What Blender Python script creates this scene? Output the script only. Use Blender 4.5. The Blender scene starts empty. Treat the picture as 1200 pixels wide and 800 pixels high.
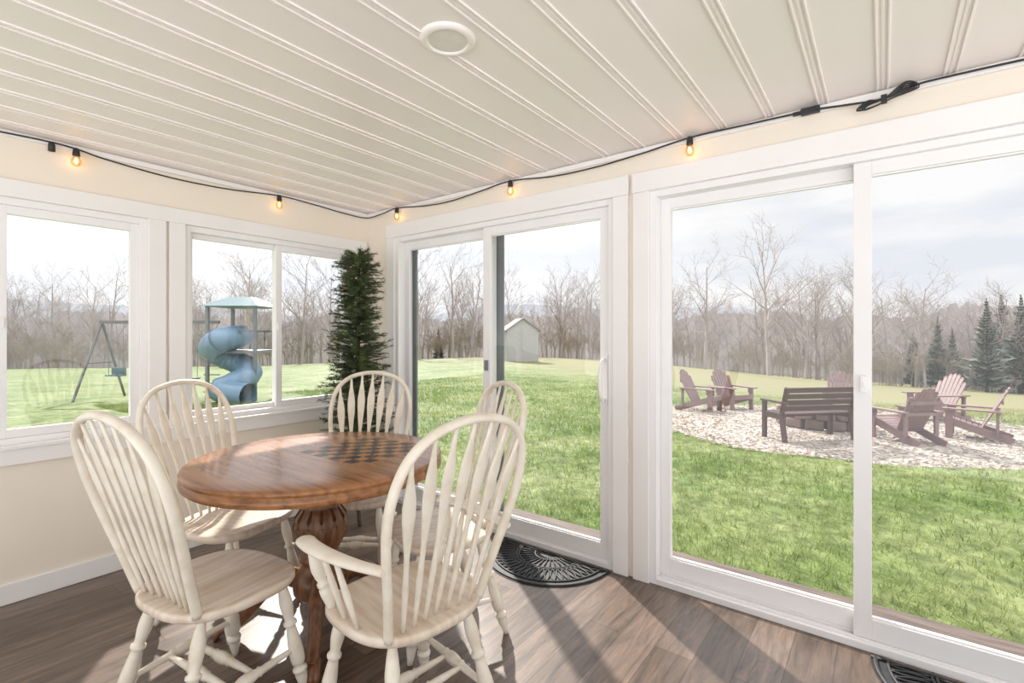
import bpy, math, random
import numpy as np
from mathutils import Vector, Matrix, Euler
random.seed(7); np.random.seed(7)
S = bpy.context.scene
COL = S.collection
try:
    S.view_settings.view_transform = 'Standard'
    S.view_settings.look = 'None'
except Exception as e:
    print(e)

# ------------------------------------------------------------------ materials
def new_mat(name):
    m = bpy.data.materials.new(name); m.use_nodes = True
    nt = m.node_tree; nt.nodes.clear()
    out = nt.nodes.new('ShaderNodeOutputMaterial')
    b = nt.nodes.new('ShaderNodeBsdfPrincipled')
    nt.links.new(b.outputs[0], out.inputs[0])
    return m, nt, b, out

def mat(name, c1, c2=None, rough=0.5, scale=8.0, stretch=(1,1,1), bump=0.0, bscale=None, metal=0.0, detail=4, lo=0.35, hi=0.65, spec=0.5, coat=0.0, emis=None, k=1.0):
    m, nt, b, out = new_mat(name)
    if c2 is None: c2 = tuple(v*0.93 for v in c1)
    c1=tuple(v*k for v in c1); c2=tuple(v*k for v in c2)
    N = nt.nodes; L = nt.links
    tc = N.new('ShaderNodeTexCoord'); mp = N.new('ShaderNodeMapping')
    mp.inputs['Scale'].default_value = stretch
    L.new(tc.outputs['Object'], mp.inputs[0])
    no = N.new('ShaderNodeTexNoise'); no.inputs['Scale'].default_value = scale; no.inputs['Detail'].default_value = detail
    L.new(mp.outputs[0], no.inputs['Vector'])
    cr = N.new('ShaderNodeValToRGB')
    cr.color_ramp.elements[0].position = lo; cr.color_ramp.elements[1].position = hi
    cr.color_ramp.elements[0].color = (*c1, 1); cr.color_ramp.elements[1].color = (*c2, 1)
    L.new(no.outputs['Fac'], cr.inputs[0]); L.new(cr.outputs[0], b.inputs['Base Color'])
    b.inputs['Roughness'].default_value = rough
    b.inputs['Metallic'].default_value = metal
    b.inputs['Specular IOR Level'].default_value = spec
    b.inputs['Coat Weight'].default_value = coat
    if emis:
        b.inputs['Emission Color'].default_value = (*emis[0], 1); b.inputs['Emission Strength'].default_value = emis[1]
    if bump > 0:
        n2 = N.new('ShaderNodeTexNoise'); n2.inputs['Scale'].default_value = bscale or scale*3
        n2.inputs['Detail'].default_value = 5
        L.new(mp.outputs[0], n2.inputs['Vector'])
        bp = N.new('ShaderNodeBump'); bp.inputs['Strength'].default_value = bump; bp.inputs['Distance'].default_value = 0.02
        L.new(n2.outputs['Fac'], bp.inputs['Height']); L.new(bp.outputs[0], b.inputs['Normal'])
    return m

EX=0.64   # exterior albedo scale
M = {}
M['wall'] = mat('cream_paint', (0.86,0.775,0.67), (0.84,0.755,0.65), 0.75, 3, bump=0.03, bscale=180)
M['trim'] = mat('white_trim_paint', (0.87,0.84,0.825), (0.85,0.82,0.805), 0.45, 4)
M['vinyl'] = mat('white_vinyl', (0.87,0.85,0.845), (0.85,0.83,0.825), 0.35, 4)
M['ceil'] = mat('ceiling_panel_white', (0.92,0.85,0.82), (0.90,0.83,0.80), 0.38, 2, bump=0.02, bscale=60)
M['chair'] = mat('antique_white_paint', (0.82,0.75,0.64), (0.70,0.605,0.48), 0.38, 14, bump=0.03, bscale=60, lo=0.45, hi=0.75)
M['seat'] = mat('whitewashed_seat', (0.78,0.68,0.57), (0.62,0.49,0.38), 0.26, 5, stretch=(7,0.8,1), bump=0.03, bscale=30, detail=6)
M['oak'] = mat('oak_polished', (0.38,0.165,0.060), (0.20,0.078,0.027), 0.26, 3.0, stretch=(12,0.9,12), bump=0.05, bscale=18, detail=8, lo=0.38, hi=0.66, coat=0.2)
M['oak_dark'] = mat('oak_pedestal', (0.24,0.105,0.042), (0.12,0.048,0.019), 0.3, 8, stretch=(6,6,0.8), bump=0.05, detail=7)
M['inlay'] = mat('dark_inlay', (0.022,0.016,0.014), (0.014,0.010,0.010), 0.28, 20)
M['inlay2'] = mat('light_inlay', (0.40,0.185,0.07), (0.33,0.145,0.05), 0.26, 20)
M['black'] = mat('black_rubber', (0.018,0.018,0.02), (0.03,0.03,0.032), 0.55, 40, bump=0.1)
M['filament'] = mat('bulb_glow', (1,0.6,0.25), None, 0.5, 20, emis=((1.0,0.55,0.2), 18.0))
M['lens'] = mat('ceiling_lamp_diffuser', (0.78,0.74,0.68), None, 0.6, 30)
M['needle'] = mat('fir_needles', (0.022,0.042,0.012), (0.085,0.115,0.028), 0.55, 9, lo=0.3, hi=0.75)
M['bark'] = mat('bark_brown', (0.07,0.045,0.03), (0.04,0.025,0.015), 0.8, 20, bump=0.3)
M['deck'] = mat('weathered_deck', (0.22,0.165,0.14), (0.12,0.09,0.08), 0.75, 5, stretch=(8,0.8,1), bump=0.2, detail=6, k=EX)
M['adiron'] = mat('plum_brown_poly', (0.40,0.26,0.25), (0.30,0.19,0.19), 0.5, 10, k=EX)
M['bench'] = mat('dark_brown_wood', (0.12,0.052,0.036), (0.075,0.034,0.025), 0.5, 8, stretch=(1,6,6), k=EX)
M['stone'] = mat('fieldstone', (0.40,0.28,0.23), (0.20,0.14,0.12), 0.85, 4, bump=0.4, bscale=12, k=EX)
M['blue'] = mat('blue_slide_plastic', (0.19,0.33,0.48), (0.25,0.40,0.55), 0.3, 2, k=EX*1.1)
M['teal'] = mat('teal_canopy', (0.15,0.25,0.29), (0.18,0.29,0.33), 0.55, 3, k=EX)
M['steel'] = mat('dark_steel_post', (0.20,0.19,0.19), (0.25,0.24,0.24), 0.5, 4, k=EX)
M['steel2'] = mat('grey_post', (0.30,0.32,0.34), (0.22,0.24,0.26), 0.5, 4, k=EX)
M['siding'] = mat('reflected_siding_white', (0.74,0.73,0.72), (0.68,0.67,0.66), 0.6, 4, k=EX)  # siding and roof below: for the added siding-reflection stand-in
M['shingle'] = mat('reflection_standin_roof', (0.42,0.40,0.40), (0.33,0.32,0.32), 0.9, 10, k=EX)
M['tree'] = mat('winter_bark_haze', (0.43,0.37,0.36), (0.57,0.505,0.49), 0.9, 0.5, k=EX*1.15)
M['tree2'] = mat('winter_bark_warm_haze', (0.54,0.44,0.40), (0.43,0.37,0.355), 0.9, 0.5, k=EX*1.15)  # warm bark, paled so the colour carries distance haze
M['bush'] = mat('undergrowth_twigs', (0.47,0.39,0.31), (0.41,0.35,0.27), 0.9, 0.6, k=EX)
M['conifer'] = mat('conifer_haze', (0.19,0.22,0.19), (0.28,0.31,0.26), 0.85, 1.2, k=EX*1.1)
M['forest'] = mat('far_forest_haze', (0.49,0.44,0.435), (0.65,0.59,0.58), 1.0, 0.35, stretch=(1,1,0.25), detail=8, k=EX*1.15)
M['hill'] = mat('far_hill_haze', (0.62,0.64,0.71), (0.68,0.70,0.76), 1.0, 0.03, detail=6, k=EX*1.25)  # pale blue is distance haze put into the hill colour

def glass_mat():
    m = bpy.data.materials.new('window_glass'); m.use_nodes = True
    nt = m.node_tree; nt.nodes.clear(); N = nt.nodes; L = nt.links
    out = N.new('ShaderNodeOutputMaterial'); mix = N.new('ShaderNodeMixShader')
    tr = N.new('ShaderNodeBsdfTransparent'); gl = N.new('ShaderNodeBsdfGlossy')
    tr.inputs[0].default_value = (0.98,0.98,0.98,1)
    gl.inputs['Roughness'].default_value = 0.0; gl.inputs[0].default_value = (0.85,0.85,0.85,1)
    fr = N.new('ShaderNodeFresnel'); fr.inputs[0].default_value = 1.45
    no = N.new('ShaderNodeTexNoise'); no.inputs['Scale'].default_value = 1.5
    mu = N.new('ShaderNodeMath'); mu.operation = 'MULTIPLY_ADD'
    mu.inputs[1].default_value = 0.02; mu.inputs[2].default_value = 0.0
    ad = N.new('ShaderNodeMath'); ad.operation = 'ADD'
    L.new(no.outputs['Fac'], mu.inputs[0]); L.new(mu.outputs[0], ad.inputs[0]); L.new(fr.outputs[0], ad.inputs[1])
    L.new(ad.outputs[0], mix.inputs[0]); L.new(tr.outputs[0], mix.inputs[1]); L.new(gl.outputs[0], mix.inputs[2])
    L.new(mix.outputs[0], out.inputs[0])
    return m
M['glass'] = glass_mat()
def bulb_mat():
    m = bpy.data.materials.new('bulb_glass'); m.use_nodes = True
    nt = m.node_tree; nt.nodes.clear(); N = nt.nodes; L = nt.links
    out = N.new('ShaderNodeOutputMaterial'); mix = N.new('ShaderNodeMixShader')
    tr = N.new('ShaderNodeBsdfTransparent'); gl = N.new('ShaderNodeBsdfGlossy')
    tr.inputs[0].default_value = (1.0,0.86,0.62,1); gl.inputs['Roughness'].default_value = 0.05
    lw = N.new('ShaderNodeLayerWeight'); lw.inputs[0].default_value = 0.35
    L.new(lw.outputs['Facing'], mix.inputs[0]); L.new(tr.outputs[0], mix.inputs[1]); L.new(gl.outputs[0], mix.inputs[2])
    L.new(mix.outputs[0], out.inputs[0]); return m
M['bulb'] = bulb_mat()

def floor_mat():
    m, nt, b, out = new_mat('grey_brown_vinyl_plank'); N = nt.nodes; L = nt.links
    tc = N.new('ShaderNodeTexCoord')
    br = N.new('ShaderNodeTexBrick')
    br.offset = 0.37; br.inputs['Scale'].default_value = 1.0
    br.inputs['Brick Width'].default_value = 1.22; br.inputs['Row Height'].default_value = 0.152
    br.inputs['Mortar Size'].default_value = 0.0014; br.inputs['Mortar Smooth'].default_value = 0.2
    br.inputs['Color1'].default_value = (0.095,0.067,0.050,1); br.inputs['Color2'].default_value = (0.165,0.122,0.096,1)
    br.inputs['Mortar'].default_value = (0.035,0.026,0.02,1)
    L.new(tc.outputs['Object'], br.inputs['Vector'])
    mp = N.new('ShaderNodeMapping'); mp.inputs['Scale'].default_value = (1.6,12,1)
    L.new(tc.outputs['Object'], mp.inputs[0])
    no = N.new('ShaderNodeTexNoise'); no.inputs['Scale'].default_value = 2.2; no.inputs['Detail'].default_value = 10; no.inputs['Roughness'].default_value = 0.7; no.inputs['Distortion'].default_value = 0.6
    L.new(mp.outputs[0], no.inputs['Vector'])
    cr = N.new('ShaderNodeValToRGB'); cr.color_ramp.elements[0].position = 0.3; cr.color_ramp.elements[1].position = 0.72
    cr.color_ramp.elements[0].color = (0.35,0.34,0.34,1); cr.color_ramp.elements[1].color = (1.75,1.70,1.66,1)
    L.new(no.outputs['Fac'], cr.inputs[0])
    mx = N.new('ShaderNodeMixRGB'); mx.blend_type = 'MULTIPLY'; mx.inputs[0].default_value = 1
    L.new(br.outputs['Color'], mx.inputs[1]); L.new(cr.outputs[0], mx.inputs[2])
    L.new(mx.outputs[0], b.inputs['Base Color'])
    b.inputs['Roughness'].default_value = 0.31; b.inputs['Specular IOR Level'].default_value = 0.65
    bp = N.new('ShaderNodeBump'); bp.inputs['Strength'].default_value = 0.15; bp.inputs['Distance'].default_value = 0.004
    L.new(no.outputs['Fac'], bp.inputs['Height']); L.new(bp.outputs[0], b.inputs['Normal'])
    return m
M['floor'] = floor_mat()

def gravel_mat(name,sc):
    m, nt, b, out = new_mat(name); N = nt.nodes; L = nt.links
    geo = N.new('ShaderNodeNewGeometry'); vo = N.new('ShaderNodeTexVoronoi'); vo.inputs['Scale'].default_value = sc
    L.new(geo.outputs['Position'], vo.inputs['Vector'])
    sp = N.new('ShaderNodeSeparateColor'); L.new(vo.outputs['Color'], sp.inputs[0])
    cr = N.new('ShaderNodeValToRGB')
    e = cr.color_ramp.elements; e[0].color = (0.17,0.13,0.105,1); e[1].color = (0.48,0.425,0.37,1)
    L.new(sp.outputs[0], cr.inputs[0]); L.new(cr.outputs[0], b.inputs['Base Color'])
    bp = N.new('ShaderNodeBump'); bp.inputs['Strength'].default_value = 0.6; bp.inputs['Distance'].default_value = 0.03
    L.new(vo.outputs['Distance'], bp.inputs['Height']); L.new(bp.outputs[0], b.inputs['Normal'])
    b.inputs['Roughness'].default_value = 0.9
    return m
M['gravel'] = gravel_mat('pea_gravel',20)

def grass_mat(name, blades=False, k=1.0):
    m, nt, b, out = new_mat(name); N = nt.nodes; L = nt.links
    geo = N.new('ShaderNodeNewGeometry')
    n1 = N.new('ShaderNodeTexNoise'); n1.inputs['Scale'].default_value = 0.8; n1.inputs['Detail'].default_value = 7
    n2 = N.new('ShaderNodeTexNoise'); n2.inputs['Scale'].default_value = 7 if not blades else 12; n2.inputs['Detail'].default_value = 6
    L.new(geo.outputs['Position'], n1.inputs['Vector']); L.new(geo.outputs['Position'], n2.inputs['Vector'])
    c1 = N.new('ShaderNodeValToRGB'); e = c1.color_ramp.elements
    e[0].position = 0.34; e[1].position = 0.66; e[0].color = (0.105*k,0.175*k,0.037*k,1); e[1].color = (0.245*k,0.295*k,0.120*k,1)
    c2 = N.new('ShaderNodeValToRGB'); e = c2.color_ramp.elements
    e[0].position = 0.32; e[1].position = 0.68; e[0].color = (0.50,0.53,0.46,1); e[1].color = (1.38,1.30,1.38,1)
    L.new(n1.outputs['Fac'], c1.inputs[0]); L.new(n2.outputs['Fac'], c2.inputs[0])
    mx = N.new('ShaderNodeMixRGB'); mx.blend_type = 'MULTIPLY'; mx.inputs[0].default_value = 1
    L.new(c1.outputs[0], mx.inputs[1]); L.new(c2.outputs[0], mx.inputs[2])
    sx = N.new('ShaderNodeSeparateXYZ'); L.new(geo.outputs['Position'], sx.inputs[0])
    ma = N.new('ShaderNodeMath'); ma.operation = 'MULTIPLY_ADD'; ma.inputs[1].default_value = -0.55
    L.new(sx.outputs['Y'], ma.inputs[0]); L.new(sx.outputs['X'], ma.inputs[2])
    mr = N.new('ShaderNodeMapRange'); mr.inputs[1].default_value = 10; mr.inputs[2].default_value = 20
    L.new(ma.outputs[0], mr.inputs[0])
    m2 = N.new('ShaderNodeMixRGB'); m2.inputs[2].default_value = (0.28*k,0.25*k,0.14*k,1)
    ms = N.new('ShaderNodeMath'); ms.operation = 'MULTIPLY'; ms.inputs[1].default_value = 0.8
    L.new(mr.outputs[0], ms.inputs[0]); L.new(ms.outputs[0], m2.inputs[0])
    L.new(mx.outputs[0], m2.inputs[1])
    L.new(m2.outputs[0], b.inputs['Base Color'])
    b.inputs['Roughness'].default_value = 0.75; b.inputs['Specular IOR Level'].default_value = 0.2
    if blades:
        trn = N.new('ShaderNodeBsdfTranslucent'); mxs = N.new('ShaderNodeMixShader'); mxs.inputs[0].default_value = 0.5
        L.new(m2.outputs[0], trn.inputs[0]); L.new(b.outputs[0], mxs.inputs[1]); L.new(trn.outputs[0], mxs.inputs[2])
        L.new(mxs.outputs[0], out.inputs[0])
    else:
        bp = N.new('ShaderNodeBump'); bp.inputs['Strength'].default_value = 0.6; bp.inputs['Distance'].default_value = 0.08
        L.new(n2.outputs['Fac'], bp.inputs['Height']); L.new(bp.outputs[0], b.inputs['Normal'])
    return m
M['grass'] = grass_mat('lawn_grass',False,0.72); M['blade'] = grass_mat('lawn_blades', True, 1.25)

# ------------------------------------------------------------------ mesh builder
class MB:
    def __init__(s): s.v = []; s.f = []; s.m = []; s.sm = []
    def add(s, vs, fs, mi=0, smooth=False):
        o = len(s.v); s.v.extend([tuple(p) for p in vs])
        for f in fs:
            s.f.append(tuple(i+o for i in f)); s.m.append(mi); s.sm.append(smooth)
    def box(s, x0,y0,z0,x1,y1,z1, mi=0, T=None):
        x0,x1 = min(x0,x1),max(x0,x1); y0,y1=min(y0,y1),max(y0,y1); z0,z1=min(z0,z1),max(z0,z1)
        vs = [Vector(p) for p in ((x0,y0,z0),(x1,y0,z0),(x1,y1,z0),(x0,y1,z0),(x0,y0,z1),(x1,y0,z1),(x1,y1,z1),(x0,y1,z1))]
        if T: vs = [T @ p for p in vs]
        s.add(vs, [(0,3,2,1),(4,5,6,7),(0,1,5,4),(1,2,6,5),(2,3,7,6),(3,0,4,7)], mi)
    def obox(s, c, size, rot=(0,0,0), mi=0):
        T = Matrix.Translation(Vector(c)) @ Euler(rot).to_matrix().to_4x4()
        a,b,d = size[0]/2,size[1]/2,size[2]/2
        s.box(-a,-b,-d,a,b,d,mi,T)
    def beam(s, p0, p1, w, h, up=(0,0,1), mi=0):
        p0,p1 = Vector(p0),Vector(p1); s.sweep([p0,p1],[w/2*1.414]*2,[h/2*1.414]*2,4,up=up,mi=mi,smooth=False,twist=math.pi/4)
    def sweep(s, pts, rx, ry=None, n=8, up=(0,0,1), mi=0, smooth=True, twist=0.0, closed=False, cap=True):
        pts = [Vector(p) for p in pts]; k = len(pts)
        if ry is None: ry = rx
        o = []; up = Vector(up)
        for i in range(k):
            if closed: t = pts[(i+1)%k]-pts[i-1]
            elif i == 0: t = pts[1]-pts[0]
            elif i == k-1: t = pts[-1]-pts[-2]
            else: t = pts[i+1]-pts[i-1]
            t.normalize()
            a = up.cross(t)
            if a.length < 1e-3: a = Vector((1,0,0)).cross(t)
            if a.length < 1e-3: a = Vector((0,1,0)).cross(t)
            a.normalize(); b = t.cross(a)
            for j in range(n):
                th = twist + 2*math.pi*j/n
                o.append(pts[i] + a*(rx[i]*math.cos(th)) + b*(ry[i]*math.sin(th)))
        fs = []
        for i in range(k if closed else k-1):
            i2 = (i+1)%k
            for j in range(n):
                j2 = (j+1)%n
                fs.append((i*n+j, i*n+j2, i2*n+j2, i2*n+j))
        s.add(o, fs, mi, smooth)
        if cap and not closed:
            base = len(s.v)-len(o)
            s.f.append(tuple(base+j for j in reversed(range(n)))); s.m.append(mi); s.sm.append(False)
            s.f.append(tuple(base+(k-1)*n+j for j in range(n))); s.m.append(mi); s.sm.append(False)
    def turned(s, p0, p1, prof, n=14, mi=0):
        p0,p1 = Vector(p0),Vector(p1)
        s.sweep([p0.lerp(p1,t) for t,r in prof],[r for t,r in prof],None,n,mi=mi,up=(0.01,1,0.013))
    def lathe(s, prof, c=(0,0,0), n=48, mi=0, smooth=True):
        o=[]; k=len(prof)
        for r,z in prof:
            for j in range(n):
                a=2*math.pi*j/n; o.append((c[0]+r*math.cos(a),c[1]+r*math.sin(a),c[2]+z))
        fs=[(i*n+j,i*n+(j+1)%n,(i+1)*n+(j+1)%n,(i+1)*n+j) for i in range(k-1) for j in range(n)]
        s.add(o,fs,mi,smooth)
    def mesh(s, name, mats):
        me = bpy.data.meshes.new(name); me.from_pydata(s.v,[],s.f)
        for mm in mats: me.materials.append(mm)
        me.polygons.foreach_set('material_index', s.m); me.polygons.foreach_set('use_smooth', s.sm)
        me.update(); return me
    def obj(s, name, mats, parent=None, bevel=0, loc=None):
        o = bpy.data.objects.new(name, s.mesh(name, mats)); COL.objects.link(o)
        if parent: o.parent = parent
        if loc: o.location = loc
        if bevel:
            b = o.modifiers.new('bevel','BEVEL'); b.width = bevel; b.segments = 2; b.limit_method='ANGLE'; b.angle_limit=math.radians(50)
        return o
def empty(name, loc=(0,0,0), rz=0, sc=1):
    e = bpy.data.objects.new(name, None); e.empty_display_size = 0.1; COL.objects.link(e)
    e.location = loc; e.rotation_euler = (0,0,rz); e.scale=(sc,sc,sc); return e
def inst(name, me, parent, mods=None):
    o = bpy.data.objects.new(name, me); COL.objects.link(o); o.parent = parent; return o
def catmull(P, m=6, closed=False):
    P=[Vector(p) for p in P]; out=[]; k=len(P)
    for i in range(k if closed else k-1):
        if closed: a,b,c,d=P[i-1],P[i],P[(i+1)%k],P[(i+2)%k]
        else: a,b,c,d=P[max(i-1,0)],P[i],P[i+1],P[min(i+2,k-1)]
        for j in range(m):
            t=j/m
            out.append(0.5*((2*b)+(c-a)*t+(2*a-5*b+4*c-d)*t*t+(3*b-a-3*c+d)*t**3))
    if not closed: out.append(P[-1])
    return out

# ------------------------------------------------------------------ room shell
XE = 2.485; YN = 3.37; ZC = 2.29; XW=-1.1; YS=-1.5; TH=0.13
b = MB(); b.box(XW,YS,-0.06,XE+TH,YN+TH,0.0); b.obj('floor',[M['floor']])
b = MB(); b.box(XW,YS,ZC,XE+TH,YN+TH,ZC+0.08)
y = YN-0.12
while y > YS:
    for o_,w,h in ((-0.017,0.007,0.006),(0.0,0.009,0.003),(0.017,0.007,0.006)):
        b.box(XW,y+o_-w/2,ZC-h,XE,y+o_+w/2,ZC+0.01)
    y -= 0.203
b.obj('ceiling',[M['ceil']],bevel=0.0015)

D1=(3.02,1.18); D2=(0.975,-0.865); DZ=2.05
b = MB()
for y0,y1 in ((YN+TH,D1[0]),(D1[1],D2[0]),(D2[1],YS)): b.box(XE,y0,0,XE+TH,y1,ZC)
for d in (D1,D2): b.box(XE,d[0],DZ,XE+TH,d[1],ZC)
b.obj('wall_east',[M['wall']])
W1=(-0.20,0.975); W2=(1.16,2.345); WZ=(0.76,1.965)
b = MB()
b.box(XW,YN,0,XE,YN+TH,WZ[0]); b.box(XW,YN,WZ[1],XE,YN+TH,ZC)
for x0,x1 in ((XW,W1[0]),(W1[1],W2[0]),(W2[1],XE)): b.box(x0,YN,WZ[0],x1,YN+TH,WZ[1])
b.obj('wall_north',[M['wall']])

b = MB(); tx0,tx1=XE-0.022,XE
for d in (D1,D2):
    b.box(tx0,d[0]+0.088,0.0,tx1,d[0],DZ); b.box(tx0,d[1],0.0,tx1,d[1]-0.088,DZ)
    b.box(tx0-0.004,d[0]+0.092,DZ,tx1,d[1]-0.092,DZ+0.105)
b.obj('trim_1',[M['trim']],bevel=0.003)
b = MB(); ty0=YN-0.022
for w in (W1,W2):
    b.box(w[0]-0.085,ty0,WZ[0]+.004,w[0],YN,WZ[1]); b.box(w[1],ty0,WZ[0]+.004,w[1]+0.085,YN,WZ[1])
    b.box(w[0]-0.085,ty0-0.003,WZ[0]-0.09,w[1]+0.085,YN,WZ[0]-0.0142)
    b.box(w[0]-0.09,ty0-0.014,WZ[0]-0.014,w[1]+0.09,YN+0.0035,WZ[0]+0.004)
b.box(XW,ty0-0.003,WZ[1],XE-0.03,YN,WZ[1]+0.085)
b.obj('trim_2',[M['trim']],bevel=0.002)
b = MB(); b.box(XE-0.016,YS,ZC-0.035,XE,YN-0.016,ZC-0.0065); b.box(XW,YN-0.016,ZC-0.035,XE,YN,ZC-0.0065); b.obj('trim_3',[M['trim']],bevel=0.003)
b = MB(); b.box(XW,YN-0.014,0,XE-0.014,YN,0.10); b.obj('baseboard_north',[M['trim']],bevel=0.004)
b = MB(); b.box(XE-0.014,YN-0.014,0,XE,D1[0]+0.09,0.10); b.box(XE-0.014,D2[1]-0.09,0,XE,YS,0.10); b.obj('baseboard_east',[M['trim']],bevel=0.004)

def door(name, d, screen=False):
    e = empty(name); a,c = d
    b = MB(); f=0.034; xo=XE-0.004; xe=XE+TH
    b.box(xo,a,0,xe,a-f,DZ); b.box(xo,c+f,0,xe,c,DZ); b.box(xo,a-f,DZ-f,xe,c+f,DZ); b.box(xo,a-f,0,xe,c+f,0.03)
    for xx in (XE+0.012,XE+0.055,XE+0.098): b.box(xx,a-f,0.03,xx+0.005,c+f,0.042)
    b.obj('frame',[M['vinyl']],e,bevel=0.0015)
    mid=(a+c)/2
    def panel(nm, ya, yc, x0, w):
        b=MB(); x1=x0+0.034
        b.box(x0,ya,0.04,x1,ya-w,DZ-f); b.box(x0,yc+w,0.04,x1,yc,DZ-f)
        b.box(x0,ya-w,DZ-f-0.055,x1,yc+w,DZ-f); b.box(x0,ya-w,0.04,x1,yc+w,0.125)
        b.box(x0+0.008,ya-w,DZ-f-0.063,x1-0.008,yc+w,DZ-f-0.055); b.box(x0+0.008,ya-w,0.125,x1-0.008,yc+w,0.133)
        b.obj(nm,[M['vinyl']],e,bevel=0.0015)
        g=MB(); g.add([(x0+0.017,ya-w,0.125),(x0+0.017,yc+w,0.125),(x0+0.017,yc+w,DZ-f-0.055),(x0+0.017,ya-w,DZ-f-0.055)],[(0,1,2,3)]); g.obj(nm+'_glass',[M['glass']],e)
    panel('fixed_panel',a-f,mid-0.01,XE+0.062,0.05)
    panel('sliding_panel',mid+0.045,c+f,XE+0.020,0.062)
    if screen:
        s_=MB(); ya=a-f; yc=mid-.02
        s_.box(XE+.104,ya,.05,XE+.118,ya-.085,DZ-f-.005); s_.box(XE+.104,yc+.04,.05,XE+.118,yc-.04,DZ-f-.005); s_.box(XE+.104,ya-.085,DZ-f-.05,XE+.118,yc+.04,DZ-f-.005); s_.box(XE+.104,ya-.085,.05,XE+.118,yc+.04,.11)
        s_.obj('screen_frame',[M['steel2']],e)
    h=MB(); yh=c+f+0.03
    P=catmull([(XE+0.02,yh,0.93),(XE-0.02,yh,0.94),(XE-0.035,yh+0.005,1.0),(XE-0.035,yh+0.005,1.09),(XE-0.02,yh,1.15),(XE+0.02,yh,1.16)],5)
    h.sweep(P,[0.011]*len(P),None,8,up=(0,1,0)); h.box(XE+0.012,yh-0.018,0.90,XE+0.022,yh+0.018,1.19)
    h.obj('pull_handle',[M['vinyl']],e)
    l=MB(); l.box(XE+0.0,mid+0.02,1.06,XE+0.022,mid,1.13); l.box(XE-0.008,mid+0.014,1.085,XE+0.004,mid+0.006,1.105); l.obj('latch',[M['steel2'] if screen else M['vinyl']],e,bevel=0.002)
door('door_1',D1,True); door('door_2',D2)

def window(name,w):
    e=empty(name); a,c=w; z0,z1=WZ; f=0.035
    b=MB(); y0=YN+0.004; y1=YN+TH
    b.box(a,y0,z0,a+f,y1,z1); b.box(c-f,y0,z0,c,y1,z1); b.box(a+f,y0,z1-f,c-f,y1,z1); b.box(a+f,y0,z0,c-f,y1,z0+f)
    b.obj('frame',[M['vinyl']],e,bevel=0.0015); mid=(a+c)/2
    def sash(nm,xa,xc,y0,w):
        b=MB(); y1=y0+0.03; za=z0+f; zc=z1-f
        b.box(xa,y0,za,xa+w,y1,zc); b.box(xc-w,y0,za,xc,y1,zc); b.box(xa+w,y0,za,xc-w,y1,za+w); b.box(xa+w,y0,zc-w,xc-w,y1,zc)
        b.obj(nm,[M['vinyl']],e,bevel=0.0015)
        g=MB(); g.add([(xa+w,y0+.015,za+w),(xc-w,y0+.015,za+w),(xc-w,y0+.015,zc-w),(xa+w,y0+.015,zc-w)],[(0,1,2,3)]); g.obj(nm+'_glass',[M['glass']],e)
    sash('sash_left',a+f,mid+0.015,YN+0.06,0.03)
    sash('sash_right',mid-0.02,c-f,YN+0.022,0.042)
    l=MB(); l.box(mid-0.012,YN+0.008,1.33,mid+0.012,YN+0.024,1.38); l.obj('latch',[M['vinyl']],e,bevel=0.002)
window('window_1',W1); window('window_2',W2)

e=empty('recessed_ceiling_light',(1.176,1.163,ZC))
b=MB(); b.lathe([(0.064,-0.004),(0.066,-0.010),(0.072,-0.013),(0.086,-0.010),(0.093,-0.004),(0.094,0.0)],n=48); b.obj('trim_ring',[M['ceil']],e)
b=MB(); b.lathe([(0.0,-0.009),(0.03,-0.009),(0.066,-0.007)],n=40); b.obj('diffuser',[M['lens']],e)

# ------------------------------------------------------------------ string lights
def tube_curve(name, pts, r, m, parent):
    b=MB(); P=catmull(pts,8); b.sweep(P,[r]*len(P),None,6); return b.obj(name,[m],parent)
e=empty('string_lights')
yw=YN-0.035; xw=XE-0.035
cord=[(-0.6,yw,2.20),(0.0,yw,2.245),(0.38,yw,2.262),(0.55,yw,2.268),(0.66,yw,2.262),(0.78,yw,2.243),(1.08,yw,2.222),(1.4,yw,2.23),(1.726,yw,2.262),(2.0,yw,2.255),(2.25,yw,2.24),(xw-0.03,yw-0.03,2.235),(xw,3.15,2.25),(xw,2.967,2.268),(xw,2.65,2.235),(xw,2.38,2.228),(xw,2.1,2.25),(xw,1.873,2.268),(xw,1.55,2.235),(xw,1.265,2.232),(xw,1.0,2.248),(xw,0.76,2.27),(xw,0.52,2.268),(xw,0.25,2.262),(xw,0.12,2.25),(xw,0.0,2.24),(xw,-0.09,2.262),(xw,-0.17,2.268),(xw,-0.5,2.26),(xw,-1.0,2.24)]
tube_curve('cord',cord,0.0042,M['black'],e)
sock=MB(); glass=MB(); fil=MB()
for k,(bx,by_,bz) in enumerate([(0.655,yw,2.262),(1.726,yw,2.262),(xw,2.967,2.268),(xw,1.873,2.268),(xw,0.76,2.27),(0.0,yw,2.245),(xw,-0.9,2.245)]):
    sock.lathe([(0.0,0.004),(0.010,0.004),(0.014,-0.006),(0.016,-0.03),(0.017,-0.034),(0.0,-0.034)],(bx,by_,bz),14)
    glass.lathe([(0.011,-0.034),(0.015,-0.042),(0.0215,-0.058),(0.023,-0.068),(0.019,-0.081),(0.009,-0.089),(0.0,-0.090)],(bx,by_,bz),16)
    fil.lathe([(0,-0.045),(0.005,-0.05),(0.0075,-0.062),(0.005,-0.073),(0.0,-0.077)],(bx,by_,bz),10)
sock.lathe([(0.0,0.004),(0.010,0.004),(0.014,-0.008),(0.015,-0.04),(0.0,-0.042)],(0.56,yw-0.005,2.262),12)
sock.obox((xw,0.25,2.262),(0.022,0.07,0.026)); sock.obox((xw,0.30,2.262),(0.012,0.03,0.014))
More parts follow.
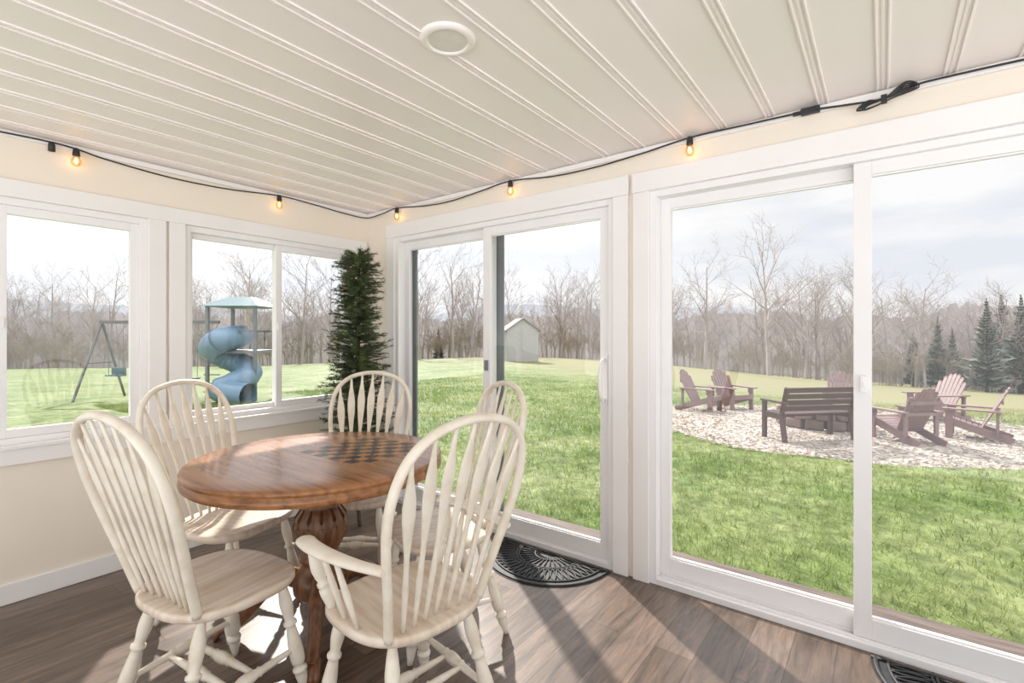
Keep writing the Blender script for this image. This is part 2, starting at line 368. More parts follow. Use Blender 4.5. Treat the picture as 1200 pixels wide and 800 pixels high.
sock.obj('sockets',[M['black']],e); glass.obj('bulbs',[M['bulb']],e); fil.obj('filaments',[M['filament']],e)
co=MB()
for k in range(4):
    P=catmull([(xw-0.005*k, 0.05,2.228+0.004*k),(xw-0.01,0.0,2.236),(xw-0.005*k,-0.07,2.262+0.006*k),(xw-0.012,-0.085-0.008*k,2.250),(xw,-0.03,2.236),(xw-0.012,0.03,2.213),(xw-0.004*k,0.062+0.008*k,2.212)],6,True)
    co.sweep(P,[0.0032]*len(P),None,6,closed=True)
co.box(xw-0.02,-0.012,2.222,xw+0.008,0.008,2.25); co.obj('coiled_cord',[M['black']],e)

# ------------------------------------------------------------------ chairs
LEGP=[(0,.011),(.05,.014),(.10,.018),(.14,.021),(.17,.020),(.18,.025),(.20,.025),(.21,.018),(.235,.015),(.25,.022),(.28,.0245),(.34,.025),(.42,.0235),(.5,.020),(.57,.0165),(.59,.0165),(.60,.023),(.62,.023),(.63,.016),(.66,.0165),(.74,.0215),(.80,.022),(.88,.018),(.96,.013),(1,.012)]
STP=[(0,.008),(.12,.010),(.3,.013),(.36,.013),(.38,.018),(.40,.014),(.44,.019),(.5,.021),(.56,.019),(.60,.014),(.62,.018),(.64,.013),(.7,.013),(.88,.010),(1,.008)]
SZ=0.445
def by(z): return -0.165-(z-SZ)*0.29
def chair_meshes():
    R={}
    b=MB(); n=56
    def outline(a):
        c,s_=math.cos(a),math.sin(a)
        x=math.copysign(abs(c)**0.72,c)*0.232; yy=math.copysign(abs(s_)**0.72,s_)*0.215
        x*= (1.0+0.07*(yy/0.215)); return x,yy
    vs=[]
    def ztop(x,yy,f):
        dish=-0.011*math.exp(-((abs(x)-0.085)/0.07)**2)*math.exp(-((yy+0.03)/0.12)**2)
        return SZ+dish
    for f in (0.02,0.2,0.4,0.6,0.78,0.9,0.965):
        for j in range(n):
            ox_,oy_=outline(2*math.pi*j/n); vs.append((ox_*f,oy_*f,ztop(ox_*f,oy_*f,f)))
    for f,z in ((0.992,SZ-0.004),(1.0,SZ-0.011),(1.0,SZ-0.020),(0.975,SZ-0.030),(0.90,SZ-0.040),(0.0,SZ-0.040)):
        for j in range(n):
            x,yy=outline(2*math.pi*j/n); vs.append((x*f,yy*f,z))
    fs=[]; k=13
    for i in range(k-1):
        for j in range(n): fs.append((i*n+j,(i+1)*n+j,(i+1)*n+(j+1)%n,i*n+(j+1)%n))
    fs.append(tuple(range(n)))
    b.add(vs,fs,0,True); R['seat']=b.mesh('seat',[M['seat']])
    b=MB(); feet={}
    for nm,(tx,ty,fx,fy) in {'fl':(-.155,.135,-.205,.195),'fr':(.155,.135,.205,.195),'bl':(-.135,-.13,-.20,-.235),'br':(.135,-.13,.20,-.235)}.items():
        p0=Vector((fx,fy,0)); p1=Vector((tx,ty,SZ-0.03)); b.turned(p0,p1,LEGP); feet[nm]=(p0,p1)
    R['legs']=b.mesh('legs',[M['chair']])
    b=MB(); P=lambda q,t: feet[q][0].lerp(feet[q][1],t)
    b.turned(P('fl',.38),P('bl',.36),STP,10); b.turned(P('fr',.38),P('br',.36),STP,10)
    ml=P('fl',.38).lerp(P('bl',.36),.42); mr=P('fr',.38).lerp(P('br',.36),.42); b.turned(ml,mr,STP,10)
    ml=P('fl',.38).lerp(P('bl',.36),.64); mr=P('fr',.38).lerp(P('br',.36),.64); b.turned(ml,mr,STP,10)
    R['stretchers']=b.mesh('stretchers',[M['chair']])
    half=[(.168,SZ-.01),(.195,.58),(.221,.70),(.236,.80),(.234,.89),(.206,.975),(.146,1.032),(.073,1.058),(0,1.066)]
    H=[(x,by(z),z) for x,z in half]+[(-x,by(z),z) for x,z in half[-2::-1]]
    HP=catmull(H,6); b=MB(); b.sweep(HP,[.0125]*len(HP),[.0165]*len(HP),10,up=(0,1,0.29)); R['hoop']=b.mesh('hoop',[M['chair']])
    b=MB()
    def hoopz(x):
        best=min((q for q in HP if q.z>.8),key=lambda q:abs(q.x-x)); return best.z
    for i in range(7):
        u=(i-3)/3; x0=u*.122; x1=u*.196
        z1=hoopz(x1)-.004; p0=Vector((x0,by(SZ)+0.012*(1-abs(u)),SZ-.01)); p1=Vector((x1,by(z1),z1))
        prof=[(0,.006,.006),(.12,.0075,.0075),(.28,.010,.0095),(.40,.008,.0075),(.47,.009,.006),(.58,.0155,.006),(.68,.0215,.006),(.76,.0225,.006),(.83,.017,.006),(.91,.009,.0055),(1,.006,.0055)]
        b.sweep([p0.lerp(p1,t) for t,_,_ in prof],[r for _,r,_ in prof],[q for _,_,q in prof],10,up=(0,1,0.29))
    R['spindles']=b.mesh('spindles',[M['chair']])
    b=MB(); az=.665
    for s_ in (-1,1):
        A=catmull([(s_*.224,by(az)-.01,az+.01),(s_*.255,-.12,az+.004),(s_*.275,0.0,az),(s_*.278,.10,az-.004),(s_*.262,.185,az-.012)],5)
        m=len(A); w=[.017+.014*math.sin(math.pi*min(1,(i/(m-1))*0.62+.0)) if i<m-1 else .014 for i in range(m)]
        w[-2]=.026
        b.sweep(A,w,[.012]*(m-1)+[.008],12,up=(0,0,1))
        AP=[(0,.011),(.1,.014),(.25,.019),(.32,.019),(.34,.013),(.37,.019),(.41,.019),(.44,.013),(.5,.017),(.62,.021),(.72,.018),(.85,.012),(1,.010)]
        b.turned((s_*.205,.105,SZ-.01),(s_*.272,.13,az-.006),AP,12)
        for yy,yt in ((.02,.035),(-.06,-.055)):
            b.turned((s_*.205,yy,SZ-.01),(s_*.272,yt,az-.004),[(0,.007),(.3,.009),(.5,.011),(.75,.009),(1,.007)],8)
    R['arms']=b.mesh('arms',[M['chair']])
    return R
CM=chair_meshes()
def chair(name,loc,face,arms=False):
    e=empty(name,(loc[0],loc[1],0),math.atan2(-face[0],face[1]))
    for k in ('seat','legs','stretchers','hoop','spindles')+(('arms',) if arms else ()): inst(k,CM[k],e)
    return e
chair('dining_armchair',(1.075,1.25),(.13,.99),True)
chair('dining_chair',(0.745,1.865),(.985,.16))
chair('dining_chair',(1.05,2.44),(.33,-.93))
chair('dining_chair',(1.62,2.30),(-.79,-.62))
chair('dining_chair',(1.555,1.59),(-.91,.42))

# ------------------------------------------------------------------ table
e=empty('round_pedestal_table',(1.236,2.018,0))
b=MB(); b.lathe([(0,.76),(.40,.76),(.523,.76),(.531,.757),(.535,.750),(.534,.742),(.529,.737),(.529,.733),(.535,.727),(.537,.715),(.534,.703),(.527,.697),(.518,.694),(.50,.690),(0,.690)],n=96)
b.obj('top',[M['oak']],e)
b=MB(); b.lathe([(.30,.690),(.30,.66),(.29,.655),(0,.655)],n=64); b.obj('apron',[M['oak_dark']],e)
b=MB(); b.lathe([(0,.66),(.10,.66),(.105,.645),(.085,.63),(.06,.60),(.055,.585),(.075,.575),(.078,.565),(.065,.555),(.08,.53),(.105,.49),(.112,.45),(.105,.40),(.082,.35),(.065,.325),(.085,.315),(.09,.30),(.075,.29),(.085,.27),(.115,.24),(.12,.20),(.115,.16),(.085,.13),(0,.125)],n=40)
for k in range(12):
    a=2*math.pi*k/12
    P=[((r)*math.cos(a),(r)*math.sin(a),z) for r,z in ((.076,.36),(.098,.40),(.108,.45),(.101,.49),(.078,.53))]
    b.sweep(P,[.006,.011,.013,.011,.006],None,6)
b.obj('pedestal',[M['oak_dark']],e)
b=MB()
for k in range(4):
    a=math.pi/4+math.pi/2*k+0.15; ca,sa=math.cos(a),math.sin(a)
    P=catmull([(r*ca,r*sa,z) for r,z in ((.08,.21),(.15,.235),(.22,.20),(.28,.13),(.33,.07),(.38,.045))],5); m=len(P)
    b.sweep(P,[.032-.008*i/(m-1) for i in range(m)],[.045-.018*i/(m-1) for i in range(m)],10)
    for s_ in (-.5,0,.5):
        aa=a+s_*0.09
        Q=[(.355*math.cos(aa),.355*math.sin(aa),.055),(.39*math.cos(aa),.39*math.sin(aa),.05),(.415*math.cos(aa),.415*math.sin(aa),.028),(.42*math.cos(aa),.42*math.sin(aa),.004)]
        b.sweep(Q,[.017,.017,.014,.007],None,8)
b.obj('claw_feet',[M['oak_dark']],e)
cb=MB(); cs=.052; ox,oy=.185,-.075
T=Matrix.Translation(Vector((ox,oy,0)))@Matrix.Rotation(math.radians(4),4,'Z')
cb.box(-4*cs-.004,-4*cs-.004,.7595,4*cs+.004,4*cs+.004,.7602,1,T)
for i in range(8):
    for j in range(8):
        if (i+j)%2: cb.box((i-4)*cs,(j-4)*cs,.7599,(i-3)*cs,(j-3)*cs,.7606,0,T)
cb.obj('checkerboard_inlay',[M['inlay'],M['inlay2']],e)

# ------------------------------------------------------------------ door mats
def mat_half(name,loc):
    e=empty(name,loc); b=MB(); n=40; R=.385
    def pt(r,a,z): return (-r*math.sin(a),r*math.cos(a),z)
    vs=[(0,0,.002)]+[pt(R,math.pi*i/n,.002) for i in range(n+1)]; b.add(vs,[(0,i+2,i+1) for i in range(n)][::1])
    for r in (.37,.33,.20,.185,.09):
        P=[pt(r,math.pi*i/n,.005) for i in range(n+1)]; b.sweep(P,[.009 if r>.35 else .006]*(n+1),[.005]*(n+1),6)
    for i in range(17):
        a=math.pi*(i+.5)/17
        b.sweep([pt(.06,a,.006),pt(.18,a,.006)],[.004]*2,None,5)
    for i in range(25):
        a=math.pi*(i+.5)/25; da=math.pi/50
        P=catmull([pt(.205,a,.006),pt(.27,a-da*.8,.007),pt(.325,a,.006),pt(.27,a+da*.8,.007)],4,True)
        b.sweep(P,[.004]*len(P),None,5,closed=True)
    b.sweep([(0,-R,.005),(0,R,.005)],[.009]*2,[.005]*2,6)
    b.obj('rubber_pattern',[M['black']],e)
mat_half('doormat',(XE-.04,1.57,0.001)); mat_half('doormat',(XE-.04,-.345,0.001))

# ------------------------------------------------------------------ artificial pencil tree
e=empty('artificial_christmas_tree',(2.11,2.99,0))
b=MB(); b.turned((0,0,.05),(0.02,0,1.88),[(0,.02),(1,.008)],8)
for k in range(3):
    a=k*2.094; b.sweep([(0,0,.12),(.1*math.cos(a),.1*math.sin(a),.1),(.2*math.cos(a),.2*math.sin(a),.01)],[.012]*3,None,6)
b.obj('trunk_and_stand',[M['bark']],e)
V=[];F=[]
rng=np.random.RandomState(3)
def radius(z):
    return np.interp(z,[.22,.35,.8,1.2,1.6,1.8,1.9],[.20,.25,.23,.195,.155,.14,.11])
br=MB()
for i in range(760):
    z=.25+1.62*(i/760.); a=i*2.399+rng.uniform(-.3,.3)
    lump=1+.16*math.sin(z*17+2.1*math.sin(a))*math.cos(a*2+z*5)
    R=radius(z)*rng.uniform(.62,1.2)*lump
    base=np.array([0.01+.012*math.sin(z*4),0,z]); tip=np.array([R*math.cos(a),R*math.sin(a),z+R*rng.uniform(-.2,.4)])
    d=(tip-base); L_=np.linalg.norm(d); d/=L_
    br.sweep([base,tip],[.003,.002],None,3,cap=False)
    s1=np.cross(d,[0,0,1.]); s1/=np.linalg.norm(s1); s2=np.cross(s1,d)
    for k in range(64):
        t=rng.uniform(.25,1.03); p=base+d*L_*t; th=rng.uniform(0,6.283)
        side=s1*math.cos(th)+s2*math.sin(th); q=d*.55+side*.85; q/=np.linalg.norm(q)
        ln=rng.uniform(.020,.038); w=np.cross(q,side)
        if np.linalg.norm(w)<1e-6: w=s1
        w=w/np.linalg.norm(w)*.0024; o=len(V)
        V+= [tuple(p-w),tuple(p+w),tuple(p+q*ln)]; F.append((o,o+1,o+2))
me=bpy.data.meshes.new('needles'); me.from_pydata(V,[],F); me.materials.append(M['needle']); inst('needles',me,e)
br.obj('branches',[M['bark']],e)

# ------------------------------------------------------------------ exterior
FW=(0.7965,0.6046); RT=(0.6046,-0.7965)
def ground(x,y):
    r=math.hypot(x,y); d=x*FW[0]+y*FW[1]; e_=x*RT[0]+y*RT[1]; d=max(d,.42*r)
    t=max(-1.3,min(1.3,e_/max(d,1e-4)))
    k=float(np.interp(t,[-1.3,-1.05,-.5,-.2,0,.25,.45,.7,1.05,1.3],[42,40,36,29,25,31,43,57,71,80]))
    zc=1.3-k*50/573.
    if d<9: return -.2
    if d<50:
        return -.2+(zc+.2)*(d-9)/41.
    return zc-min(d-50,30)*.10
def fr(d,e_): return (d*FW[0]+e_*RT[0], d*FW[1]+e_*RT[1])
rs=[0.5,2,3,4,5,6,7,8,9,10,11,12,14,16,18,21,24,28,32,36,40,45,50,54,60,68,80,110,160,300]; na=120
A0=math.atan2(FW[1],FW[0])
vs=[];fs=[]
for r in rs:
    for j in range(na+1):
        a=A0+math.radians(-105+210*j/na); x,y=r*math.cos(a),r*math.sin(a); vs.append((x,y,ground(x,y)))
for i in range(len(rs)-1):
    for j in range(na): fs.append((i*(na+1)+j,(i+1)*(na+1)+j,(i+1)*(na+1)+j+1,i*(na+1)+j+1))
b=MB(); b.add(vs,fs,0,True); b.obj('lawn_ground',[M['grass']])

GC=(9.82,.80); GR=2.95
b=MB(); vs=[(GC[0],GC[1],ground(*GC)+.015)]; n=72; fs=[]
def grr(a): return GR*(1+.02*math.sin(5*a)+.015*math.sin(11*a+1))
for i in range(1,9):
    for j in range(n):
        a=2*math.pi*j/n; r=grr(a)*i/8; x,y=GC[0]+r*math.cos(a),GC[1]+r*math.sin(a)
        vs.append((x,y,ground(x,y)+(.02 if i<8 else -.01)))
for j in range(n): fs.append((0,1+j,1+(j+1)%n))
for i in range(7):
    for j in range(n): fs.append((1+i*n+j,1+(i+1)*n+j,1+(i+1)*n+(j+1)%n,1+i*n+(j+1)%n))
b.add(vs,fs,0,True)
for i in range(13000):
    a=random.uniform(0,6.283); r=grr(a)*math.sqrt(random.random())*1.0; x,y=GC[0]+r*math.cos(a),GC[1]+r*math.sin(a); zz=ground(x,y)+.022
    s1=random.uniform(.010,.026); s2=s1*random.uniform(.6,1); s3=s1*random.uniform(.35,.6); c_,s_=math.cos(a*37),math.sin(a*37)
    b.add([(x+s1*c_,y+s1*s_,zz),(x-s2*s_,y+s2*c_,zz+.003),(x-s1*c_,y-s1*s_,zz),(x+s2*s_,y-s2*c_,zz-.002),(x,y,zz+s3)],[(0,1,4),(1,2,4),(2,3,4),(3,0,4)])
b.obj('gravel_patio',[M['gravel']])

NB=200000
u=np.random.rand(NB); x=3.05+15*u**1.9; y=-8+22*np.random.rand(NB)
keep=(((x-GC[0])**2+(y-GC[1])**2)>(GR*1.0)**2)&(((x-5.77)**2+(y-13.07)**2)>1.5**2)
x=x[keep];y=y[keep]; n=len(x)
z=np.array([ground(a,c) for a,c in zip(x,y)])
clump=0.5+0.5*np.sin(x*5.1+np.sin(y*3.3)*2)*np.sin(y*4.3+np.sin(x*2.7)*2)
fade=np.clip((18.5-x)/10,0.0,1)
h=(.025+.05*np.random.rand(n))*(.45+1.05*clump)*fade+.004; th=np.random.rand(n)*6.283; w=.0035+.0007*(x-3)
lean=np.random.rand(n)*6.283; la=h*np.random.rand(n)*1.3
v=np.zeros((n,3,3),dtype=np.float32)
v[:,0]=np.stack([x-w*np.cos(th),y-w*np.sin(th),z-.01],1); v[:,1]=np.stack([x+w*np.cos(th),y+w*np.sin(th),z-.01],1)
v[:,2]=np.stack([x+la*np.cos(lean),y+la*np.sin(lean),z+h],1)
me=bpy.data.meshes.new('grass_blades'); me.vertices.add(n*3); me.vertices.foreach_set('co',v.ravel())
me.loops.add(n*3); me.loops.foreach_set('vertex_index',np.arange(n*3,dtype=np.int32))
me.polygons.add(n); me.polygons.foreach_set('loop_start',np.arange(0,n*3,3,dtype=np.int32)); me.update(calc_edges=True)
me.materials.append(M['blade']); o=bpy.data.objects.new('lawn_grass_blades',me); COL.objects.link(o)

b=MB()
for i in range(3):
    b.box(XE+TH+.005+i*.142,YS,-.085,XE+TH+.14+i*.142,YN+.1,-.045)
b.box(XE+TH+.005,YS,-.22,XE+TH+.03,YN+.1,-.085); b.box(XE+TH+.38,YS,-.22,XE+TH+.41,YN+.1,-.085)
b.obj('deck_step',[M['deck']],bevel=.004)

def bench(loc,rz,sc):
    e=empty('garden_bench',(loc[0],loc[1],ground(*loc)+.02),rz,sc); b=MB(); W=.66
    for s_ in (-1,1):
        b.beam((s_*(W-.04),.22,0),(s_*(W-.04),.22,.60),.06,.06); b.beam((s_*(W-.04),-.25,0),(s_*(W-.04),-.17,.42),.06,.06); b.beam((s_*(W-.04),-.17,.40),(s_*(W-.04),-.30,.86),.05,.06)
        b.obox((s_*(W-.04),-.0,.615),(.08,.56,.03)); b.obox((s_*(W-.04),.02,.38),(.05,.46,.07))
    for i in range(5): b.obox((0,-.14+i*.09,.425),(2*W-.02,.075,.025))
    for i in range(4):
        zz=.52+i*.098; b.obox((0,-.17-(zz-.42)*.28,zz),(2*W,.022,.085),(.27,0,0))
    b.obox((0,.2,.36),(2*W-.1,.03,.07))
    b.obj('slatted_frame',[M['bench']],e,bevel=.004)
bench((8.14,.86),math.radians(-43),.88)

def adiron_mesh():
    b=MB()
    for s_ in (-1,1):
        b.obox((s_*.30,.36,.19*1.4),(.035,.11,.54))
        b.beam((s_*.26,.42,.34),(s_*.26,-.50,.03),.03,.13)
        b.obox((s_*.335,.06,.555),(.14,.80,.028)); b.obox((s_*.30,.30,.49),(.03,.05,.12))
        b.beam((s_*.30,-.30,.54),(s_*.30,-.30,.12),.035,.07)
    for i in range(7):
        t=i/6; b.obox((0,.42-.50*t,.375-.165*t),(.54,.075,.022),(.32,0,0))
    tops=[.80,.90,.955,.97,.955,.90,.80]
    for i in range(7):
        u=(i-3); x0=u*.072; x1=u*.088; zt=tops[i]
        p0=Vector((x0,-.08,.20)); p1=Vector((x1,-.08-(zt-.2)*.48,zt))
        b.beam(p0,p1,.072,.02,up=(0,1,.4)); 
        b.sweep([p1-(p1-p0).normalized()*.002,p1+(p1-p0).normalized()*.018,p1+(p1-p0).normalized()*.028],[.04,.03,.012],[.012]*3,8,up=(0,1,.4))
    b.obox((0,-.31,.52),(.66,.05,.05)); b.obox((0,-.36,.72),(.56,.03,.06)); b.obox((0,.43,.34),(.60,.025,.11))
    return b.mesh('slats',[M['adiron']])
AM=adiron_mesh()
for (x,y,sc) in ((10.05,2.92,.82),(10.95,2.55,.82),(8.76,-.24,.78),(9.60,-1.05,.76),(11.3,-.75,.80),(12.45,.75,.8)):
    dx,dy=GC[0]-x,GC[1]-y
    rz=math.atan2(-dx,dy)
    e=empty('adirondack_chair',(x,y,ground(x,y)+.02),rz,sc); inst('slats',AM,e)
b=MB()
for lay in range(2):
    for k in range(12):
        a=2*math.pi*(k+.5*lay)/12; b.obox((.52*math.cos(a),.52*math.sin(a),.08+.15*lay),(.16+random.uniform(-.02,.02),.25,.145),(random.uniform(-.05,.05),random.uniform(-.05,.05),a))
e=empty('stone_fire_pit',(GC[0]-.4,GC[1]+.05,ground(*GC)+.02)); b.obj('stones',[M['stone']],e,bevel=.02)
e=empty('solar_path_light',(7.95,-1.65,ground(7.95,-1.65))); b=MB(); b.turned((0,0,0),(0,0,.22),[(0,.008),(1,.008)],8); b.lathe([(.02,.2),(.03,.25),(.06,.26),(.05,.28),(0,.29)],n=16); b.obj('stake_and_cap',[M['steel']],e)

# added shed shape standing in for house siding reflected in the door glass
sx_,sy_=fr(37,.55); e=empty('siding_reflection_standin',(sx_,sy_,ground(sx_,sy_)-.05),math.radians(-52.8+14))
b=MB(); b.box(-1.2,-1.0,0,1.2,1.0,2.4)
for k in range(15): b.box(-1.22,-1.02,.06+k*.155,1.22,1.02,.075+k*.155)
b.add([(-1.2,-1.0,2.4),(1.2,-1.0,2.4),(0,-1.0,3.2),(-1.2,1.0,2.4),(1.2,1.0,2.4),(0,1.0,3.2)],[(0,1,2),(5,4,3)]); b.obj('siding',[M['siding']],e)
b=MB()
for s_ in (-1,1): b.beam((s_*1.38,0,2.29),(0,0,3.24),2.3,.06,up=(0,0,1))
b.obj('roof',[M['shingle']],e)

# play set
px,py_=5.77,13.07; e=empty('swing_set_with_tube_slide',(px,py_,ground(px,py_)-.02),math.radians(-52.8))
b=MB()
for sx in (-.55,.62):
    for sy in (-.5,.6): b.beam((sx,sy,0),(sx,sy,2.35),.07,.07)
b.box(-.6,-.55,1.2,.67,.65,1.27)
for sy in (-.5,.6):
    b.beam((-.55,sy,1.75),(.62,sy,1.75),.05,.05)
for k in range(6): b.beam((-.5+.2*k,.6,1.27),(-.5+.2*k,.6,1.75),.03,.03)
for k in range(5): b.beam((-.95,.0+.001*k,.2+.22*k),(-.55,.0,.2+.22*k),.03,.03)
b.obj('tower_frame',[M['steel2']],e)
b=MB(); 
r0=[(-.68,-.62,2.36),(.75,-.62,2.36),(.75,.72,2.36),(-.68,.72,2.36)]; r1=[(-.25,-.1,2.62),(.3,-.1,2.62),(.3,.2,2.62),(-.25,.2,2.62)]
b.add(r0+r1,[(0,1,5,4),(1,2,6,5),(2,3,7,6),(3,0,4,7),(4,5,6,7),(0,3,2,1)]); b.obj('canopy',[M['teal']],e,bevel=.02)
b=MB(); P=[]
for i in range(41):
    t=i/40; a=math.pi*.5+t*math.pi*2*1.02; rr=.42
    P.append((.02+rr*math.cos(a)-.05, -.75-rr*math.sin(a)*.8+.35, 1.55-1.22*t))
P=[(.0,.0,1.62)]+P+[(.35,-.95,.27),(.75,-1.05,.24)]
P=catmull(P,2); m=len(P)
b.sweep(P,[.285+.014*(1 if (i%8)<2 else 0) for i in range(m)],None,18,cap=False)
b.obj('tube_slide',[M['blue']],e)
b=MB(); b.beam((-.55,0,1.98),(-3.6,0,1.98),.06,.08)
b.beam((-3.55,0,1.98),(-3.6,-.8,0),.04,.04); b.beam((-3.55,0,1.98),(-3.6,.8,0),.04,.04); b.beam((-3.58,-.42,.95),(-3.58,.42,.95),.03,.03)
b.obj('swing_beam',[M['steel']],e)
b=MB()
for xx,zz in ((-3.2,.62),(-2.2,.55),(-1.3,.55)):
    for s_ in (-.2,.2): b.sweep([(xx+s_,0,1.95),(xx+s_*.9,.0,zz)],[.006]*2,None,5)
    b.obox((xx,0,zz),(.42,.16,.035))
b.obox((-3.2,.1,.72),(.34,.05,.2)); b.obj('swings',[M['teal']],e)

def tree_mesh(seed,H,spread,mname,levels=3):
    rd=random.Random(seed); b=MB()
    def grow(p,d,L_,r,lev):
        ns=5 if lev==0 else 3; pts=[p.copy()]; rr=[r]; dd=d.copy()
        for i in range(ns):
            dd=(dd+Vector((rd.uniform(-1,1),rd.uniform(-1,1),rd.uniform(-.3,.6)))*(.07 if lev==0 else .2)).normalized()
            pts.append(pts[-1]+dd*L_/ns); rr.append(r*(1-.75*(i+1)/ns) if lev>0 else r*(1-.8*(i+1)/ns))
        b.sweep(pts,rr,None,4 if lev==0 else 3,cap=False,smooth=False)
        if lev<levels:
            cnt={0:11,1:5,2:5}[lev]
            for c in range(cnt):
                t=(.25+.75*(c+rd.random())/cnt) if lev==0 else (.2+.8*(c+rd.random())/cnt)
                t=min(t,.99)
                fi=t*ns; i0=min(int(fi),ns-1); q=pts[i0].lerp(pts[i0+1],fi-i0)
                loc=(pts[i0+1]-pts[i0]).normalized(); a=rd.uniform(0,6.28)
                s1=loc.cross(Vector((.3,.2,1))).normalized(); s2=loc.cross(s1)
                ang=rd.uniform(.45,.95) if lev==0 else rd.uniform(.4,.9)
                nd=(loc*math.cos(ang)+(s1*math.cos(a)+s2*math.sin(a))*math.sin(ang)*spread).normalized()
                nd=(nd+Vector((0,0,.15))).normalized()
                grow(q,nd,L_*(.5 if lev==0 else .55)*rd.uniform(.7,1.1)*(1.15-.55*t if lev==0 else 1),max(rr[i0]*.5,.012),lev+1)
    grow(Vector((0,0,0)),Vector((0,0,1)),H,H*.017,0)
    return b.mesh('trunk_and_branches',[mname])
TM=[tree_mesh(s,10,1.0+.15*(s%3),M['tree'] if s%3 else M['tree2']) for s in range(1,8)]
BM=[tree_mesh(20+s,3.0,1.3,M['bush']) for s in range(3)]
def conifer_mesh(seed):
    rd=random.Random(seed); b=MB(); b.sweep([(0,0,0),(0,0,10)],[.16,.02],None,5)
    z=1.0
    while z<10:
        R=(10.3-z)*.24*rd.uniform(.65,1.25); k=12
        for i in range(k):
            a=2*math.pi*i/k+rd.uniform(-.3,.3); rr=R*rd.uniform(.5,1.25)
            dirv=Vector((math.cos(a),math.sin(a),0)); side=Vector((-math.sin(a),math.cos(a),0))
            p=Vector((0,0,z)); m=p+dirv*rr*.6+Vector((0,0,-rr*.12)); q=p+dirv*rr+Vector((0,0,-rr*.05+.1))
            b.add([p,m+side*rr*.2+Vector((0,0,-.15)),q,m-side*rr*.2+Vector((0,0,-.15)),m+Vector((0,0,.12))],[(0,1,4),(1,2,4),(2,3,4),(3,0,4)])
        z+=.28
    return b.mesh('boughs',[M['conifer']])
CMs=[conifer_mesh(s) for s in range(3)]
def place(me,par,nm,d,e_,s,sz=None):
    x,y=fr(d,e_); o=inst(nm,me,par); o.location=(x,y,ground(x,y)-.1); o.rotation_euler=(0,0,random.uniform(0,6.28)); o.scale=(s*1.0,s,sz or s)
tl=empty('bare_tree_line')
for i in range(310):
    t=random.uniform(-1.55,1.45); d=random.uniform(53,78); s=random.uniform(.62,1.0)
    if t<-.3: s*=1.05
    if t>.55: s*=1.12
    place(random.choice(TM),tl,'tree',d,t*d,s)
for t,d,s in ((.525,46,1.17),(.395,48,1.02),(.60,52,.95),(.70,50,1.05),(-.19,48,.95),(-.12,50,.95),(-.43,50,1.05),(-.54,48,.95),(-.52,52,1.0),(-.86,50,.85),(.16,52,.8),(.1,54,.8),(-.02,50,.75)):
    place(TM[int(abs(t)*100)%7],tl,'tree',d,t*d,s)
bl=empty('undergrowth_thicket')
for i in range(420):
    t=random.uniform(-1.5,1.45); d=random.uniform(51,62); place(random.choice(BM),bl,'bush',d,t*d,random.uniform(.6,1.35))
cl=empty('conifer_grove')
for t,d,s in ((.82,58,.68),(.87,54,.8),(.90,60,.75),(.97,52,1.0),(1.0,60,1.2),(1.04,54,1.1),(1.08,60,1.3),(1.13,54,1.15),(1.2,54,1.2),(1.28,54,1.1),(-.15,60,.45)):
    place(CMs[int(d)%3],cl,'conifer',d,t*d,s)
def ridge(name,R,zb,f,m,a0=-75,a1=75,n=400):
    b=MB(); vs=[];fs=[]
    for j in range(n+1):
        ph=math.radians(a0+(a1-a0)*j/n); d=R*math.cos(ph); e_=R*math.sin(ph); x,y=fr(d,e_)
        h=f(math.degrees(ph),j); vs+=[(x,y,zb),(x*1.0,y*1.0,h*.6+zb*.4),(x*1.03,y*1.03,h)]
    for j in range(n):
        o=3*j; fs+=[(o,o+3,o+4,o+1),(o+1,o+4,o+5,o+2)]
    b.add(vs,fs,0,True); b.obj(name,[m])
def f1(a,j): 
    return 4.6+.8*math.sin(a*.31)+.5*math.sin(a*.9+1)+random.uniform(-.35,.6)
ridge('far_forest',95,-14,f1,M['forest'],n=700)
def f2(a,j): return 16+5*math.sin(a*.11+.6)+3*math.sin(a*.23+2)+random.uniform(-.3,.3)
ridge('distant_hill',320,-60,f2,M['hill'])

# ------------------------------------------------------------------ world, sun
w=bpy.data.worlds.new('sky'); S.world=w; w.use_nodes=True; nt=w.node_tree; nt.nodes.clear(); N=nt.nodes; L=nt.links
out=N.new('ShaderNodeOutputWorld'); bg=N.new('ShaderNodeBackground'); tc=N.new('ShaderNodeTexCoord')
mp=N.new('ShaderNodeMapping'); mp.inputs['Scale'].default_value=(1,1,4.5); L.new(tc.outputs['Generated'],mp.inputs[0])
no=N.new('ShaderNodeTexNoise'); no.inputs['Scale'].default_value=2.6; no.inputs['Detail'].default_value=7; no.inputs['Roughness'].default_value=.55; L.new(mp.outputs[0],no.inputs['Vector'])
cr=N.new('ShaderNodeValToRGB'); e_=cr.color_ramp.elements; e_[0].position=.36; e_[1].position=.58
e_[0].color=(0.82,0.85,0.91,1); e_[1].color=(1.0,1.0,1.0,1); L.new(no.outputs['Fac'],cr.inputs[0])
L.new(cr.outputs[0],bg.inputs[0])
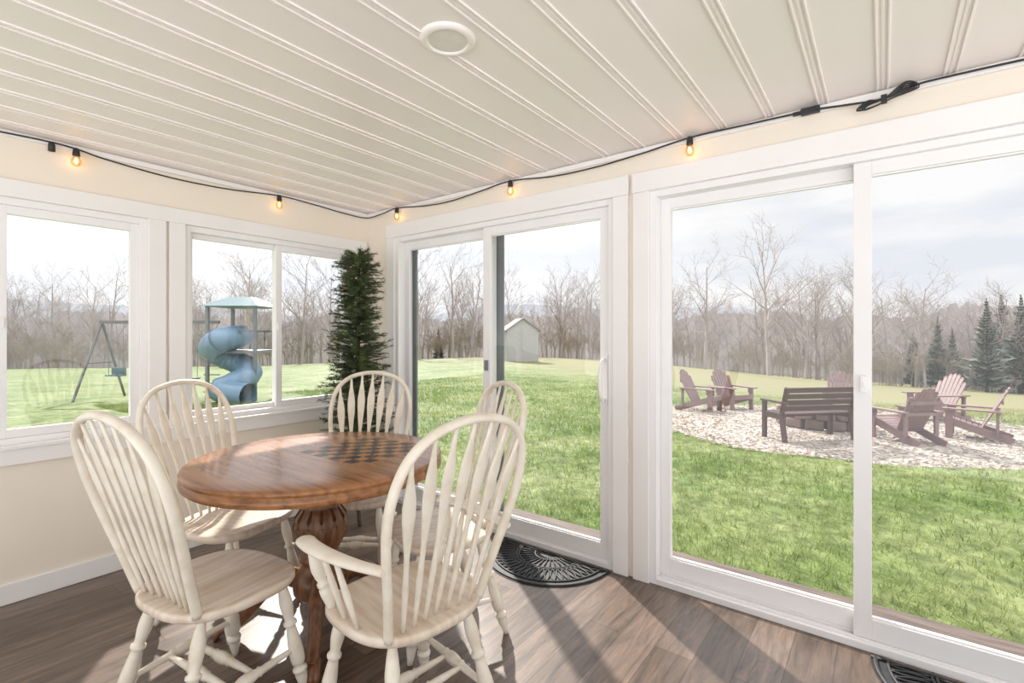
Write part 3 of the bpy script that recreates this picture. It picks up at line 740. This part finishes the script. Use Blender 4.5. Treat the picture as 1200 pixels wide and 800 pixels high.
sx=N.new('ShaderNodeSeparateXYZ'); L.new(tc.outputs['Generated'],sx.inputs[0])
def mrange(src,a,b_,c_,d_):
    m=N.new('ShaderNodeMapRange'); m.inputs[1].default_value=a; m.inputs[2].default_value=b_; m.inputs[3].default_value=c_; m.inputs[4].default_value=d_; L.new(src,m.inputs[0]); return m.outputs[0]
def math_(op,a,b_):
    m=N.new('ShaderNodeMath'); m.operation=op
    for i,v_ in enumerate((a,b_)):
        if isinstance(v_,(int,float)): m.inputs[i].default_value=v_
        else: L.new(v_,m.inputs[i])
    return m.outputs[0]
def dot_(v_):
    d=N.new('ShaderNodeVectorMath'); d.operation='DOT_PRODUCT'; d.inputs[1].default_value=v_; L.new(tc.outputs['Generated'],d.inputs[0]); return d.outputs['Value']
up=mrange(sx.outputs['Z'],.45,.75,1.0,2.6)          # bright hazy upper dome
glow=mrange(dot_((.58,.81,0)),.75,1.0,0.0,.3)       # haze around the sun side
back=mrange(dot_((-FW[0],-FW[1],0)),.05,.5,0.0,1.0) # added fill light from the unseen side behind the camera
low=mrange(sx.outputs['Z'],-.02,.06,2.1,0.25)       # fill strength, raised below the horizon to brighten the ceiling
tot=math_('ADD',math_('ADD',up,glow),math_('MULTIPLY',back,low))
L.new(tot,bg.inputs[1]); L.new(bg.outputs[0],out.inputs[0])
sun=bpy.data.lights.new('sun','SUN'); sun.energy=8.0; sun.angle=math.radians(1.4); sun.color=(1,.95,.88)
so=bpy.data.objects.new('sun',sun); COL.objects.link(so)
el=math.radians(38); hd=Vector((.58,.81)).normalized()
to=Vector((hd.x*math.cos(el),hd.y*math.cos(el),math.sin(el))); so.rotation_euler=to.to_track_quat('Z','Y').to_euler(); so.location=to*20

cam=bpy.data.cameras.new('camera'); cam.lens=17.2; cam.sensor_width=36; cam.shift_y=-.0067; cam.clip_end=1000; cam.clip_start=.02
c=bpy.data.objects.new('camera',cam); COL.objects.link(c); c.location=(0,0,1.3); c.rotation_euler=(math.radians(90),0,math.radians(-52.8)); S.camera=c
